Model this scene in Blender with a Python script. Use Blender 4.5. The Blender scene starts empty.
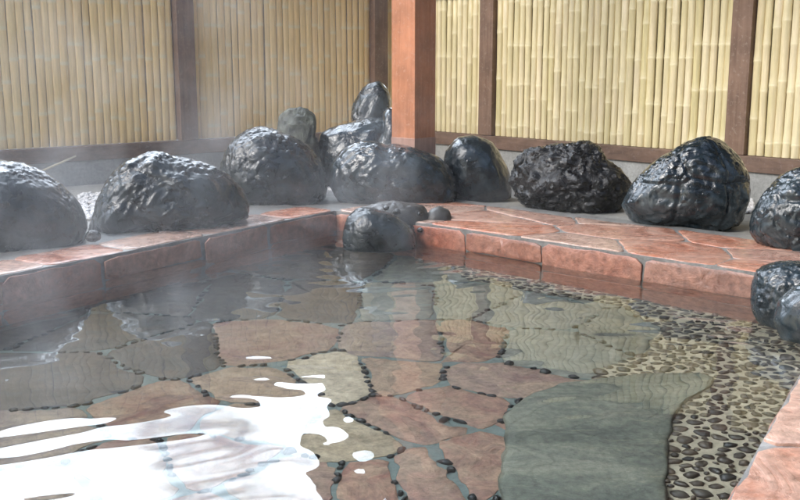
import bpy, bmesh, math, random
from mathutils import Vector, noise, Matrix

random.seed(7)
sc = bpy.context.scene
col = sc.collection

# ------------------------------------------------------------------ camera
STEAM = 0.14
H = 0.90                       # eye height above the water (water is z = 0)
F = 1000.0                     # focal length in photo pixels (800 wide)
TH = math.atan(197.0 / F)      # the camera looks down by this much
FW = Vector((0, math.cos(TH), -math.sin(TH)))
UP = Vector((0, math.sin(TH), math.cos(TH)))
RT = Vector((1, 0, 0))
EYE = Vector((0, 0, H))
cd = bpy.data.cameras.new('camera')
cd.sensor_width = 36.0
cd.lens = 36.0 * F / 800.0
cd.clip_start = 0.05
cd.clip_end = 500
cam = bpy.data.objects.new('camera', cd)
col.objects.link(cam)
cam.location = EYE
cam.rotation_euler = (math.pi / 2 - TH, 0, 0)
sc.camera = cam

def ray(px, py):
    return FW + RT * ((px - 400) / F) + UP * ((250 - py) / F)

def P(px, py, z):              # point of a horizontal plane seen at a photo pixel (survey of the place)
    d = ray(px, py)
    return EYE + d * ((z - H) / d.z)

def Pf(px, py, z):             # the same below the water, bent by refraction
    d = ray(px, py).normalized()
    w = EYE + d * (-H / d.z)
    k = 1 / 1.333
    t = Vector((d.x * k, d.y * k, 0))
    t.z = -math.sqrt(1 - t.length_squared)
    return w + t * (z / t.z)

def atY(px, py, y):
    d = ray(px, py)
    return EYE + d * (y / d.y)

# ------------------------------------------------------------------ helpers
def link(name, bm, mats, parent=None, smooth=False, autosmooth=None):
    me = bpy.data.meshes.new(name)
    bm.normal_update()
    bm.to_mesh(me)
    bm.free()
    if not isinstance(mats, (list, tuple)):
        mats = [mats]
    for m in mats:
        me.materials.append(m)
    if smooth:
        for p in me.polygons:
            p.use_smooth = True
    o = bpy.data.objects.new(name, me)
    col.objects.link(o)
    if parent is not None:
        o.parent = parent
        o.matrix_parent_inverse = Matrix.Translation(parent.location).inverted() if parent.rotation_euler.z == 0 else parent.matrix_world.inverted()
    return o

def tag(o, label=None, cat=None, group=None, kind=None):
    if label: o['label'] = label
    if cat: o['category'] = cat
    if group: o['group'] = group
    if kind: o['kind'] = kind
    return o

def empty(name, loc):
    o = bpy.data.objects.new(name, None)
    o.empty_display_size = 0.1
    o.location = loc
    col.objects.link(o)
    return o

def recentre(o, base):         # put a mesh's origin at its base
    o.data.transform(Matrix.Translation(-Vector(base)))
    o.location = base

def prism(bm, pts, z0, z1):
    lo = [bm.verts.new((p[0], p[1], z0)) for p in pts]
    hi = [bm.verts.new((p[0], p[1], z1)) for p in pts]
    n = len(pts)
    a = sum(pts[i][0] * pts[(i + 1) % n][1] - pts[(i + 1) % n][0] * pts[i][1] for i in range(n))
    if a < 0:
        lo.reverse(); hi.reverse()
    bm.faces.new(list(reversed(lo)))
    bm.faces.new(hi)
    for i in range(n):
        j = (i + 1) % n
        bm.faces.new((lo[i], lo[j], hi[j], hi[i]))

def obox(bm, c, ax, ay, az, bevel=0.0):
    """box with half-axis vectors"""
    vs = []
    for sz in (-1, 1):
        for sx, sy in ((-1, -1), (1, -1), (1, 1), (-1, 1)):
            vs.append(bm.verts.new(c + ax * sx + ay * sy + az * sz))
    fs = [(3, 2, 1, 0), (4, 5, 6, 7), (0, 1, 5, 4), (1, 2, 6, 5), (2, 3, 7, 6), (3, 0, 4, 7)]
    fl = [bm.faces.new([vs[i] for i in f]) for f in fs]
    if bevel:
        es = list({e for f in fl for e in f.edges})
        bmesh.ops.bevel(bm, geom=es, offset=bevel, segments=2, affect='EDGES', profile=0.6)

def clip(poly, nx, ny, c):     # keep nx*x+ny*y <= c
    out = []
    n = len(poly)
    for i in range(n):
        a, b = poly[i], poly[(i + 1) % n]
        da, db = nx * a[0] + ny * a[1] - c, nx * b[0] + ny * b[1] - c
        if da <= 0: out.append(a)
        if (da < 0 < db) or (db < 0 < da):
            t = da / (da - db)
            out.append((a[0] + t * (b[0] - a[0]), a[1] + t * (b[1] - a[1])))
    return out

def voronoi(seeds, region):
    cells = []
    for i, s in enumerate(seeds):
        poly = list(region)
        for j, q in enumerate(seeds):
            if i == j or len(poly) < 3: continue
            nx, ny = q[0] - s[0], q[1] - s[1]
            c = (q[0] ** 2 + q[1] ** 2 - s[0] ** 2 - s[1] ** 2) / 2
            poly = clip(poly, nx, ny, c)
        cells.append(poly)
    return cells

def area2(p):
    n = len(p)
    return sum(p[i][0] * p[(i + 1) % n][1] - p[(i + 1) % n][0] * p[i][1] for i in range(n)) / 2

def inset(poly, d):            # inset a convex polygon by clipping with its own shifted edges
    if area2(poly) < 0: poly = poly[::-1]
    out = list(poly)
    n = len(poly)
    for i in range(n):
        a, b = poly[i], poly[(i + 1) % n]
        ex, ey = b[0] - a[0], b[1] - a[1]
        l = math.hypot(ex, ey)
        if l < 1e-6: continue
        nx, ny = ey / l, -ex / l
        out = clip(out, nx, ny, nx * a[0] + ny * a[1] - d)
        if len(out) < 3: return []
    return out

def organic(poly, seed, wob=0.006, step=0.03, cham=0.22):
    """chamfer the corners a little, resample the outline and wobble it like broken stone"""
    n = len(poly)
    pts = []
    for i in range(n):
        a, b, c = poly[i - 1], poly[i], poly[(i + 1) % n]
        for q, r in ((a, cham), (c, cham)):
            l = math.hypot(q[0] - b[0], q[1] - b[1])
            t = min(r, 0.03 / max(l, 1e-6))
            pts.append((b[0] + (q[0] - b[0]) * t, b[1] + (q[1] - b[1]) * t))
    out = []
    m = len(pts)
    for i in range(m):
        a, b = pts[i], pts[(i + 1) % m]
        l = math.hypot(b[0] - a[0], b[1] - a[1])
        k = max(1, int(l / step))
        for j in range(k):
            t = j / k
            x, y = a[0] + (b[0] - a[0]) * t, a[1] + (b[1] - a[1]) * t
            w = noise.noise_vector(Vector((x * 9, y * 9, seed))) * wob + noise.noise_vector(Vector((x * 40, y * 40, seed))) * wob * 0.5
            out.append((x + w.x, y + w.y))
    return out

def stone(bm, poly, org, ex, ey, ez, thick, sink=0.02, round_=0.006, tilt=0.003, rough=0.002):
    """a flat stone with a softened rim on the plane (org; ex, ey), rising along ez"""
    if len(poly) < 3: return
    if area2(poly) < 0: poly = poly[::-1]
    cx = sum(p[0] for p in poly) / len(poly)
    cy = sum(p[1] for p in poly) / len(poly)
    tx, ty = random.uniform(-tilt, tilt), random.uniform(-tilt, tilt)
    def ring(s, h):
        vs = []
        for (x, y) in poly:
            l = math.hypot(x - cx, y - cy)
            k = max(0.0, 1 - s / max(l, 1e-4))
            X, Y = cx + (x - cx) * k, cy + (y - cy) * k
            hh = h + (tx * (X - cx) + ty * (Y - cy)) * 3 + (rough * noise.noise(Vector((X * 14, Y * 14, cx))) if h > 0 else 0)
            vs.append(bm.verts.new(org + ex * X + ey * Y + ez * hh))
        return vs
    rr = [ring(0, -sink), ring(0, thick - round_), ring(round_ * 0.35, thick - round_ * 0.3), ring(round_ * 1.2, thick), ring(0.05, thick)]
    n = len(poly)
    for a, b in zip(rr, rr[1:]):
        for i in range(n):
            j = (i + 1) % n
            f = bm.faces.new((a[i], a[j], b[j], b[i]))
            f.smooth = True
    c = bm.verts.new(org + ex * cx + ey * cy + ez * thick)
    for i in range(n):
        f = bm.faces.new((rr[-1][i], rr[-1][(i + 1) % n], c))
        f.smooth = True

def inside(p, poly):
    c = False
    n = len(poly)
    for i in range(n):
        a, b = poly[i], poly[i - 1]
        if (a[1] > p[1]) != (b[1] > p[1]) and p[0] < (b[0] - a[0]) * (p[1] - a[1]) / (b[1] - a[1]) + a[0]:
            c = not c
    return c

def isect(a, b, c, d):
    r, s = b - a, d - c
    t = ((c.x - a.x) * s.y - (c.y - a.y) * s.x) / (r.x * s.y - r.y * s.x)
    return a + r * t

# ------------------------------------------------------------------ materials
class NT:
    def __init__(self, name):
        self.m = bpy.data.materials.new(name)
        self.m.use_nodes = True
        self.t = self.m.node_tree
        self.t.nodes.clear()
        self.out = self.n('ShaderNodeOutputMaterial')
    def n(self, typ, **kw):
        nd = self.t.nodes.new(typ)
        for k, v in kw.items():
            if k.startswith('i_'):
                key = k[2:]
                nd.inputs[int(key) if key.isdigit() else key.replace('_', ' ')].default_value = v
            else:
                setattr(nd, k, v)
        return nd
    def l(self, a, b):
        self.t.links.new(a, b)
    def coord(self, which='Object', scale=(1, 1, 1), rnd=True):
        tc = self.n('ShaderNodeTexCoord')
        mp = self.n('ShaderNodeMapping')
        mp.inputs['Scale'].default_value = scale
        self.l(tc.outputs[which], mp.inputs['Vector'])
        if rnd:
            oi = self.n('ShaderNodeObjectInfo')
            mu = self.n('ShaderNodeMath', operation='MULTIPLY')
            mu.inputs[1].default_value = 37.0
            self.l(oi.outputs['Random'], mu.inputs[0])
            self.l(mu.outputs[0], mp.inputs['Location'])
        return mp.outputs[0]
    def noise(self, vec, scale, detail=6, rough=0.6, dist=0.0):
        nd = self.n('ShaderNodeTexNoise')
        nd.inputs['Scale'].default_value = scale
        nd.inputs['Detail'].default_value = detail
        nd.inputs['Roughness'].default_value = rough
        nd.inputs['Distortion'].default_value = dist
        self.l(vec, nd.inputs['Vector'])
        return nd.outputs['Fac']
    def ramp(self, fac, stops):
        r = self.n('ShaderNodeValToRGB')
        e = r.color_ramp.elements
        while len(e) < len(stops): e.new(0.5)
        for k, (p, c) in enumerate(stops):
            e[k].position = p
            e[k].color = (c[0], c[1], c[2], 1) if isinstance(c, (tuple, list)) else (c, c, c, 1)
        self.l(fac, r.inputs[0])
        return r.outputs[0]
    def mix(self, fac, a, b, mode='MIX'):
        mx = self.n('ShaderNodeMix', data_type='RGBA', blend_type=mode)
        if isinstance(fac, float): mx.inputs[0].default_value = fac
        else: self.l(fac, mx.inputs[0])
        for s, v in ((6, a), (7, b)):
            if isinstance(v, tuple): mx.inputs[s].default_value = (v[0], v[1], v[2], 1)
            else: self.l(v, mx.inputs[s])
        return mx.outputs[2]
    def math(self, op, a, b=0.0):
        m = self.n('ShaderNodeMath', operation=op)
        for s, v in ((0, a), (1, b)):
            if isinstance(v, (int, float)): m.inputs[s].default_value = v
            else: self.l(v, m.inputs[s])
        return m.outputs[0]
    def bump(self, h, strength, dist, prev=None):
        b = self.n('ShaderNodeBump')
        b.inputs['Strength'].default_value = strength
        b.inputs['Distance'].default_value = dist
        self.l(h, b.inputs['Height'])
        if prev is not None: self.l(prev, b.inputs['Normal'])
        return b.outputs[0]
    def principled(self, colr, rough, normal=None, spec=0.5, coat=None, coat_r=0.1):
        p = self.n('ShaderNodeBsdfPrincipled')
        for key, v in (('Base Color', colr), ('Roughness', rough), ('Specular IOR Level', spec)):
            if isinstance(v, tuple): p.inputs[key].default_value = (v[0], v[1], v[2], 1)
            elif isinstance(v, (int, float)): p.inputs[key].default_value = v
            else: self.l(v, p.inputs[key])
        if normal is not None: self.l(normal, p.inputs['Normal'])
        if coat is not None:
            if isinstance(coat, float): p.inputs['Coat Weight'].default_value = coat
            else: self.l(coat, p.inputs['Coat Weight'])
            p.inputs['Coat Roughness'].default_value = coat_r
            if normal is not None: self.l(normal, p.inputs['Coat Normal'])
        self.l(p.outputs[0], self.out.inputs[0])
        return p

def m_rock(name, dark, mid, light, bump=1.0, wet=0.6, rough=(0.22, 0.5), pits=0.5):
    t = NT(name)
    v = t.coord('Object')
    n1 = t.noise(v, 4.5, 8, 0.65, 0.4)
    n2 = t.noise(v, 13.0, 7, 0.58, 0.6)
    n3 = t.noise(v, 85.0, 6, 0.75)
    n4 = t.noise(v, 7.0, 5, 0.6, 1.5)
    vo = t.n('ShaderNodeTexVoronoi', feature='F1')
    vo.inputs['Scale'].default_value = 34.0
    vo.inputs['Randomness'].default_value = 1.0
    t.l(v, vo.inputs['Vector'])
    pit = t.ramp(vo.outputs['Distance'], [(0.06, 0.0), (0.22, 1.0)])
    pit = t.mix(t.ramp(n4, [(0.45, 1.0), (0.58, 0.0)]), pit, (1.0, 1.0, 1.0))
    c = t.ramp(n1, [(0.30, dark), (0.52, mid), (0.74, light)])
    c = t.mix(1.0, c, t.ramp(n2, [(0.35, 0.4), (0.65, 1.3)]), 'MULTIPLY')
    lich = t.ramp(n3, [(0.60, 0.0), (0.72, 0.55)])
    c = t.mix(lich, c, tuple(min(1, x * 1.7) for x in light))
    c = t.mix(1.0, c, t.ramp(pit, [(0.0, 0.45), (1.0, 1.0)]), 'MULTIPLY')
    r = t.ramp(n2, [(0.35, rough[0]), (0.7, rough[1])])
    b = t.bump(n2, 0.8 * bump, 0.026)
    b = t.bump(pit, pits, 0.012, b)
    b = t.bump(n3, 0.18 * bump, 0.005, b)
    w = t.ramp(n4, [(0.35, wet), (0.65, wet * 0.45)])
    t.principled(c, r, b, 0.22, w, 0.05)
    return t.m

def m_flag(name, c1, c2, c3, rough=(0.25, 0.55), scale=1.0, bump=1.0, wet=0.25):
    """split sandstone, each slab with its own tint"""
    t = NT(name)
    g = t.n('ShaderNodeNewGeometry')
    ri = g.outputs['Random Per Island']
    tc = t.n('ShaderNodeTexCoord')
    va = t.n('ShaderNodeVectorMath', operation='ADD')
    cmb = t.n('ShaderNodeCombineXYZ')
    t.l(t.math('MULTIPLY', ri, 31.0), cmb.inputs[0]); t.l(t.math('MULTIPLY', ri, 17.0), cmb.inputs[1])
    t.l(tc.outputs['Object'], va.inputs[0]); t.l(cmb.outputs[0], va.inputs[1])
    v = va.outputs[0]
    n1 = t.noise(v, 5.0 * scale, 7, 0.62, 1.2)
    n2 = t.noise(v, 30.0 * scale, 8, 0.7)
    grey = (c2[1] * .9, c2[1] * .92, c2[1] * .86)
    base = t.ramp(ri, [(0.0, c1), (0.25, c2), (0.45, tuple(x * .72 for x in c1)), (0.62, c3), (0.8, tuple(a * .45 + b * .55 for a, b in zip(c2, grey))), (1.0, c2)])
    base = t.mix(t.ramp(n1, [(0.35, 0.0), (0.68, 0.75)]), base, c3)
    base = t.mix(t.ramp(n1, [(0.25, 0.6), (0.42, 0.0)]), base, tuple(x * 0.55 for x in c1))
    base = t.mix(1.0, base, t.ramp(n2, [(0.3, 0.5), (0.7, 1.35)]), 'MULTIPLY')
    b = t.bump(n1, 0.5 * bump, 0.012)
    b = t.bump(n2, 0.4 * bump, 0.004, b)
    t.principled(base, t.ramp(n1, [(0.3, rough[0]), (0.7, rough[1])]), b, 0.5, wet, 0.15)
    return t.m

def m_plain(name, c1, c2, rough=0.6, scale=8.0, bump=0.4, bd=0.006, wet=None, fine=60.0):
    t = NT(name)
    v = t.coord('Object', rnd=False)
    n1 = t.noise(v, scale, 8, 0.65, 0.3)
    n2 = t.noise(v, fine, 5, 0.7)
    c = t.mix(t.ramp(n1, [(0.3, 0.0), (0.7, 1.0)]), c1, c2)
    c = t.mix(1.0, c, t.ramp(n2, [(0.3, 0.75), (0.7, 1.18)]), 'MULTIPLY')
    b = t.bump(n1, bump, bd)
    b = t.bump(n2, bump, bd * 0.3, b)
    t.principled(c, rough, b, 0.5, wet)
    return t.m

def m_wood(name, c1, c2, rough=0.55, axis=(1, 1, 0.06), scale=40.0, worn=None, wet=None):
    t = NT(name)
    v = t.coord('Object', axis)
    n1 = t.noise(v, scale, 6, 0.6, 0.6)
    v2 = t.coord('Object')
    n2 = t.noise(v2, 7.0, 6, 0.6)
    c = t.mix(t.ramp(n1, [(0.3, 0.0), (0.7, 1.0)]), c1, c2)
    c = t.mix(1.0, c, t.ramp(n2, [(0.3, 0.7), (0.7, 1.15)]), 'MULTIPLY')
    if worn:
        n3 = t.noise(v2, 45.0, 5, 0.75)
        c = t.mix(t.ramp(n3, [(0.56, 0.0), (0.66, 0.7)]), c, worn)
    b = t.bump(n1, 0.35, 0.004)
    t.principled(c, rough, b, 0.4, wet)
    return t.m

def m_bamboo(name, c1, c2, c3, stain):
    t = NT(name)
    oi = t.n('ShaderNodeObjectInfo')
    v = t.coord('Object', (1, 1, 0.08))
    n1 = t.noise(v, 60.0, 5, 0.6)
    v2 = t.coord('Object', (1, 1, 0.35))
    n2 = t.noise(v2, 6.0, 5, 0.6)
    c = t.ramp(oi.outputs['Random'], [(0.0, c1), (0.5, c2), (1.0, c3)])
    c = t.mix(t.ramp(n2, [(0.45, 0.0), (0.75, 0.6)]), c, stain)
    c = t.mix(1.0, c, t.ramp(n1, [(0.3, 0.82), (0.7, 1.08)]), 'MULTIPLY')
    n5 = t.noise(t.coord('Object', (1, 1, 0.5), False), 3.0, 6, 0.65)
    c = t.mix(t.ramp(n5, [(0.48, 0.0), (0.70, 0.6)]), c, tuple(x * .72 for x in c3))
    at = t.n('ShaderNodeAttribute', attribute_name='node_ring')
    c = t.mix(t.math('MULTIPLY', at.outputs['Fac'], 0.55), c, (0.70, 0.62, 0.40))
    t.principled(c, 0.42, t.bump(n1, 0.15, 0.002), 0.4)
    return t.m

M = {}
M['rock_grey'] = m_rock('wet_grey_green_basalt', (0.004, 0.006, 0.007), (0.012, 0.017, 0.018), (0.034, 0.046, 0.048), 0.55, 0.9, (0.2, 0.42), 0.4)
M['rock_blue'] = m_rock('wet_blue_grey_basalt', (0.004, 0.007, 0.010), (0.014, 0.022, 0.026), (0.042, 0.056, 0.062), 0.42, 1.0, (0.12, 0.32), 0.35)
M['rock_black'] = m_rock('wet_black_lava', (0.002, 0.002, 0.002), (0.005, 0.005, 0.0045), (0.018, 0.017, 0.014), 1.2, 1.0, (0.15, 0.38), 1.0)
M['rock_moss'] = m_rock('mossy_brown_rock', (0.035, 0.040, 0.030), (0.095, 0.10, 0.078), (0.22, 0.22, 0.18), 1.2, 0.2, (0.4, 0.7), 0.5)
M['mortar_dark'] = m_plain('stained_wet_mortar', (0.016, 0.016, 0.014), (0.060, 0.056, 0.048), 0.35, 14.0, 0.8, 0.010)
M['block'] = m_plain('stained_concrete_block', (0.025, 0.025, 0.023), (0.070, 0.066, 0.058), 0.5, 9.0, 0.5, 0.006)
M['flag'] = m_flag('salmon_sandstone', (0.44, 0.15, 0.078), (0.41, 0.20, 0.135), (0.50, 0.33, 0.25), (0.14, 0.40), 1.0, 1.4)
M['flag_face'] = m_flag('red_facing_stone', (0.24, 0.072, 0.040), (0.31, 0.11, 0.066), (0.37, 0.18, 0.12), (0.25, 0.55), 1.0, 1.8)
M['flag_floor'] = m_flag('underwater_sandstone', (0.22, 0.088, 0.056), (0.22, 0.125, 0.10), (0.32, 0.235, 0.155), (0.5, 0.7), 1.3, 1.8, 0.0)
M['flag_dark'] = m_flag('underwater_reflection_dark_stone', (0.040, 0.034, 0.028), (0.060, 0.048, 0.038), (0.085, 0.062, 0.046), (0.5, 0.7), 0.8, 1.2, 0.0)  # floor colour darkened to stand in for the left boulders' reflections
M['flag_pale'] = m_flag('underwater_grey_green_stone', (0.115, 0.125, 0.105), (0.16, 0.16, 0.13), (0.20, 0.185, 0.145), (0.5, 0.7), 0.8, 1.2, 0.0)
M['flag_tan'] = m_flag('underwater_tan_stone', (0.31, 0.225, 0.13), (0.36, 0.275, 0.17), (0.40, 0.32, 0.22), (0.5, 0.7), 1.3, 1.8, 0.0)
M['mortar'] = m_plain('grey_mortar', (0.11, 0.107, 0.098), (0.30, 0.29, 0.27), 0.4, 5.0, 0.8, 0.012)
M['floor_mortar'] = m_plain('grey_green_grout', (0.085, 0.11, 0.10), (0.13, 0.155, 0.14), 0.7, 6.0, 0.4, 0.006)
M['sand_mortar'] = m_plain('sandy_mosaic_mortar', (0.28, 0.24, 0.17), (0.38, 0.33, 0.24), 0.7, 7.0, 0.5, 0.006)
def m_slab():
    t = NT('green_grey_slate')
    v = t.coord('Object', (1.0, 2.6, 1), False)
    n1 = t.noise(v, 2.2, 9, 0.68, 0.9)
    n2 = t.noise(t.coord('Object', rnd=False), 45.0, 7, 0.75)
    n3 = t.noise(v, 5.0, 8, 0.7, 1.6)
    c = t.ramp(n1, [(0.30, (0.060, 0.068, 0.055)), (0.48, (0.115, 0.120, 0.092)), (0.62, (0.19, 0.185, 0.14)), (0.75, (0.14, 0.150, 0.12))])
    c = t.mix(t.ramp(n3, [(0.55, 0.0), (0.66, 0.6)]), c, (0.20, 0.185, 0.13))
    c = t.mix(t.ramp(n3, [(0.30, 0.7), (0.38, 0.0)]), c, (0.04, 0.045, 0.04))
    c = t.mix(1.0, c, t.ramp(n2, [(0.3, 0.55), (0.7, 1.35)]), 'MULTIPLY')
    t.principled(c, 0.6, t.bump(n2, 0.5, 0.004, t.bump(n1, 0.7, 0.012)))
    return t.m
M['slab'] = m_slab()
M['concrete'] = m_plain('weathered_concrete', (0.20, 0.20, 0.185), (0.34, 0.335, 0.31), 0.75, 5.0, 0.4, 0.006)
M['wood_post'] = m_wood('weathered_brown_timber', (0.14, 0.080, 0.050), (0.22, 0.135, 0.090), 0.6, worn=(0.27, 0.20, 0.15))
M['wood_rail'] = m_wood('dark_brown_timber', (0.115, 0.068, 0.045), (0.19, 0.118, 0.080), 0.6, (0.25, 0.25, 1.0), worn=(0.20, 0.14, 0.12))
M['pillar'] = m_wood('red_brown_painted_timber', (0.38, 0.145, 0.065), (0.48, 0.20, 0.10), 0.5, scale=55.0, worn=(0.46, 0.24, 0.15))
M['pillar_band'] = m_wood('faded_painted_timber', (0.34, 0.19, 0.14), (0.42, 0.26, 0.20), 0.5, scale=30.0)
M['roof_wood'] = m_wood('dark_roof_boards', (0.07, 0.045, 0.033), (0.12, 0.08, 0.055), 0.7)
M['bamboo_r'] = m_bamboo('pale_yellow_bamboo', (0.66, 0.56, 0.31), (0.72, 0.62, 0.38), (0.60, 0.51, 0.26), (0.76, 0.62, 0.44))
M['bamboo_l'] = m_bamboo('tan_bamboo', (0.80, 0.56, 0.24), (0.82, 0.59, 0.27), (0.78, 0.53, 0.22), (0.83, 0.58, 0.31))
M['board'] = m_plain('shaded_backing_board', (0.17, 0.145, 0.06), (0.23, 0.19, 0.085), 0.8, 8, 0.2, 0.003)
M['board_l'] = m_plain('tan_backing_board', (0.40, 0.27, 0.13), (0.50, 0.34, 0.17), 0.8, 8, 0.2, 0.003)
M['gravel'] = m_flag('white_gravel', (0.48, 0.44, 0.42), (0.62, 0.60, 0.58), (0.70, 0.69, 0.68), (0.5, 0.7), 4.0, 0.5, 0.0)
M['straw'] = m_plain('dry_bamboo_stick', (0.50, 0.42, 0.28), (0.60, 0.52, 0.36), 0.6, 20, 0.2, 0.002)

def m_pebble(name, a, b, c, coat):
    t = NT(name)
    g = t.n('ShaderNodeNewGeometry')
    v = t.coord('Object', rnd=False)
    n = t.noise(v, 90.0, 4, 0.6)
    colr = t.ramp(g.outputs['Random Per Island'], [(0.0, a), (0.5, b), (1.0, c)])
    colr = t.mix(1.0, colr, t.ramp(n, [(0.3, 0.6), (0.7, 1.3)]), 'MULTIPLY')
    t.principled(colr, 0.45, t.bump(n, 0.3, 0.003), 0.5, coat)
    return t.m
M['pebble'] = m_pebble('brown_river_pebbles', (0.045, 0.035, 0.026), (0.095, 0.072, 0.050), (0.022, 0.022, 0.020), 0.0)
M['pebble_dark'] = m_pebble('black_river_pebbles', (0.012, 0.014, 0.015), (0.028, 0.030, 0.030), (0.016, 0.018, 0.018), 0.0)

t = NT('clear_spring_water')
gl = t.n('ShaderNodeBsdfGlass')
gl.inputs['Color'].default_value = (0.955, 0.985, 0.972, 1)
gl.inputs['Roughness'].default_value = 0.0
gl.inputs['IOR'].default_value = 1.333
t.l(gl.outputs[0], t.out.inputs[0])
M['water'] = t.m

# ------------------------------------------------------------------ plan of the pool
ZK = 0.118 * H                  # top of the kerb stones
ZF = -0.36 * H                 # pool floor
ZR = 0.36 * H                  # top of the fence rail
L0, L1 = P(0, 275, ZK), P(350, 207, ZK)
R0, R1 = P(460, 228, ZK), P(753, 271, ZK)
N0, N1 = P(800, 370, ZK), P(725, 500, ZK)
CB = isect(L0, L1, R0, R1)     # far corner
CN = isect(R0, R1, N0, N1)     # right corner
dL = (L0 - L1).normalized()
dN = (N1 - N0).normalized()
dR = (R1 - R0).normalized()
EL = CB + dL * 6.2
EN = CN + dN * 6.2
def v2(p): return (p.x, p.y)
pool = [v2(CB), v2(CN), v2(EN), v2(EL)]
nL = Vector((-dL.y, dL.x, 0)); nL = nL if nL.dot(L0 - R1) > 0 else -nL    # outward, away from the pool
nR = Vector((-dR.y, dR.x, 0)); nR = nR if nR.y > 0 else -nR
nN = Vector((-dN.y, dN.x, 0)); nN = nN if nN.dot(N0 - L0) > 0 else -nN
Z3 = Vector((0, 0, 1))

# ground ring round the pool
ZG = ZK - 0.028
bm = bmesh.new()
def off(p, *vs):
    q = p.copy()
    for v in vs: q = q + v
    return q
inn = [CB + nL * .1 + nR * .1, CN + nR * .1 + nN * .1, EN + nN * .1, EL + nL * .1]
c0 = (CB + CN + EN + EL) / 4
outr = [c0 + (p - c0).normalized() * 60 for p in inn]
iv = [bm.verts.new((p.x, p.y, ZG)) for p in inn]
ov = [bm.verts.new((p.x, p.y, ZG)) for p in outr]
for i in range(4):
    j = (i + 1) % 4
    bm.faces.new((iv[i], iv[j], ov[j], ov[i]))
bmesh.ops.recalc_face_normals(bm, faces=bm.faces)
g = link('ground', bm, M['concrete'])
if g.data.polygons[0].normal.z < 0: g.data.flip_normals()
tag(g, kind='structure')

# ---- kerbs: mortar body, flagstone tops, facing stones
def kerb(name, a, d, n, length, width, seeds, face_joints, face_z, pave=None, stretch=1.5):
    """a: start corner of the front top edge; d along, n away from the pool"""
    body = bmesh.new()
    fr = 0.004
    q = [a + n * fr, a + d * length + n * fr, a + d * length + n * width, a + n * width]
    prism(body, [v2(p) for p in q], ZF - 0.05, ZK - 0.005)
    root = link(name, body, M['mortar'])
    tag(root, kind='structure')
    bm = bmesh.new()
    org = Vector((a.x, a.y, ZK - 0.016))
    pw = pave or width - 0.01
    region = [(0.0, 0.004), (length / stretch, 0.004), (length / stretch, pw), (0.0, pw)]
    seeds = [(x / stretch, y) for x, y in seeds]
    for k, cell in enumerate(voronoi(seeds, region)):
        if len(cell) < 3: continue
        cell = [(x * stretch, y) for x, y in cell]
        c = inset(cell, 0.0062)
        if len(c) < 3 or abs(area2(c)) < 0.0008: continue
        stone(bm, organic(c, k * 3.1, 0.009, 0.022, 0.10), org, d, n, Z3, 0.0145, 0.004, 0.003, 0.004, 0.002)
    bmesh.ops.recalc_face_normals(bm, faces=bm.faces)
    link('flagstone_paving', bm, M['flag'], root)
    bm = bmesh.new()
    org = Vector((a.x, a.y, 0)) + n * (fr - .003)
    for i in range(len(face_joints) - 1):
        s0, s1 = face_joints[i], face_joints[i + 1]
        zs = face_z[i % len(face_z)]
        for z0, z1 in zip(zs, zs[1:]):
            poly = [(s0, z0), (s1 + random.uniform(-.015, .015), z0), (s1, z1), (s0 + random.uniform(-.015, .015), z1)]
            poly = inset(poly, 0.0035)
            if len(poly) < 3: continue
            stone(bm, organic(poly, s0 * 7 + z0, 0.006, 0.02, 0.10), org, d, Z3, -n, 0.004, 0.004, 0.002, 0.012, 0.0015)
    bmesh.ops.recalc_face_normals(bm, faces=bm.faces)
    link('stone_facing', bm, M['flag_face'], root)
    return root

def jit(n, length, width, rows, seed):
    r = random.Random(seed)
    out = []
    for j in range(rows):
        m = max(1, int(n * r.uniform(.8, 1.15)))
        for i in range(m):
            out.append(((i + 0.5 + r.uniform(-.33, .33)) * length / m, (j + 0.5 + r.uniform(-.28, .28)) * width / rows))
    return out

def joints(length, lo, hi, seed):
    r = random.Random(seed)
    s = [0.0]
    while s[-1] < length - hi: s.append(s[-1] + r.uniform(lo, hi))
    s.append(length)
    return s

fz = [[ZF, -0.13, -0.012, ZK - 0.012], [ZF, -0.11, ZK - 0.012], [ZF, -0.15, 0.0, ZK - 0.014], [ZF, -0.12, ZK - 0.012]]
lenR = (CN - CB).length
kerb('right_kerb', CB, dR, nR, lenR + 0.5, 0.74, jit(6, lenR + 0.5, 0.74, 3, 5), joints(lenR + .5, .30, .62, 3), fz, 0.64)
bm = bmesh.new()
q0 = CB + nL * .012 + nR * .012
prism(bm, [v2(q0), v2(q0 + nL * .62), v2(q0 + nL * .62 + nR * .74), v2(q0 + nR * .74)], ZF - .05, ZK - .009)
tag(link('corner_kerb', bm, M['mortar']), kind='structure')
kerb('left_kerb', CB, dL, nL, 6.2, 0.62,
     [((i + .5) * 0.42 + random.uniform(-.12, .12), 0.1 + random.uniform(-.03, .03)) for i in range(15)], joints(6.2, .4, .75, 4), fz, 0.25, 1.0)
kerb('near_kerb', CN - dN * 0.0, dN, nN, 6.2, 0.9, jit(13, 6.2, 0.9, 2, 11), joints(6.2, .3, .6, 5), fz)
bm = bmesh.new()
e1 = (EN - EL).normalized()
prism(bm, [v2(EL), v2(EN), v2(EN + dN * .3), v2(EL + dL * .3)], ZF - .05, ZK - 0.005)
tag(link('end_kerb', bm, M['mortar']), kind='structure')

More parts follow.
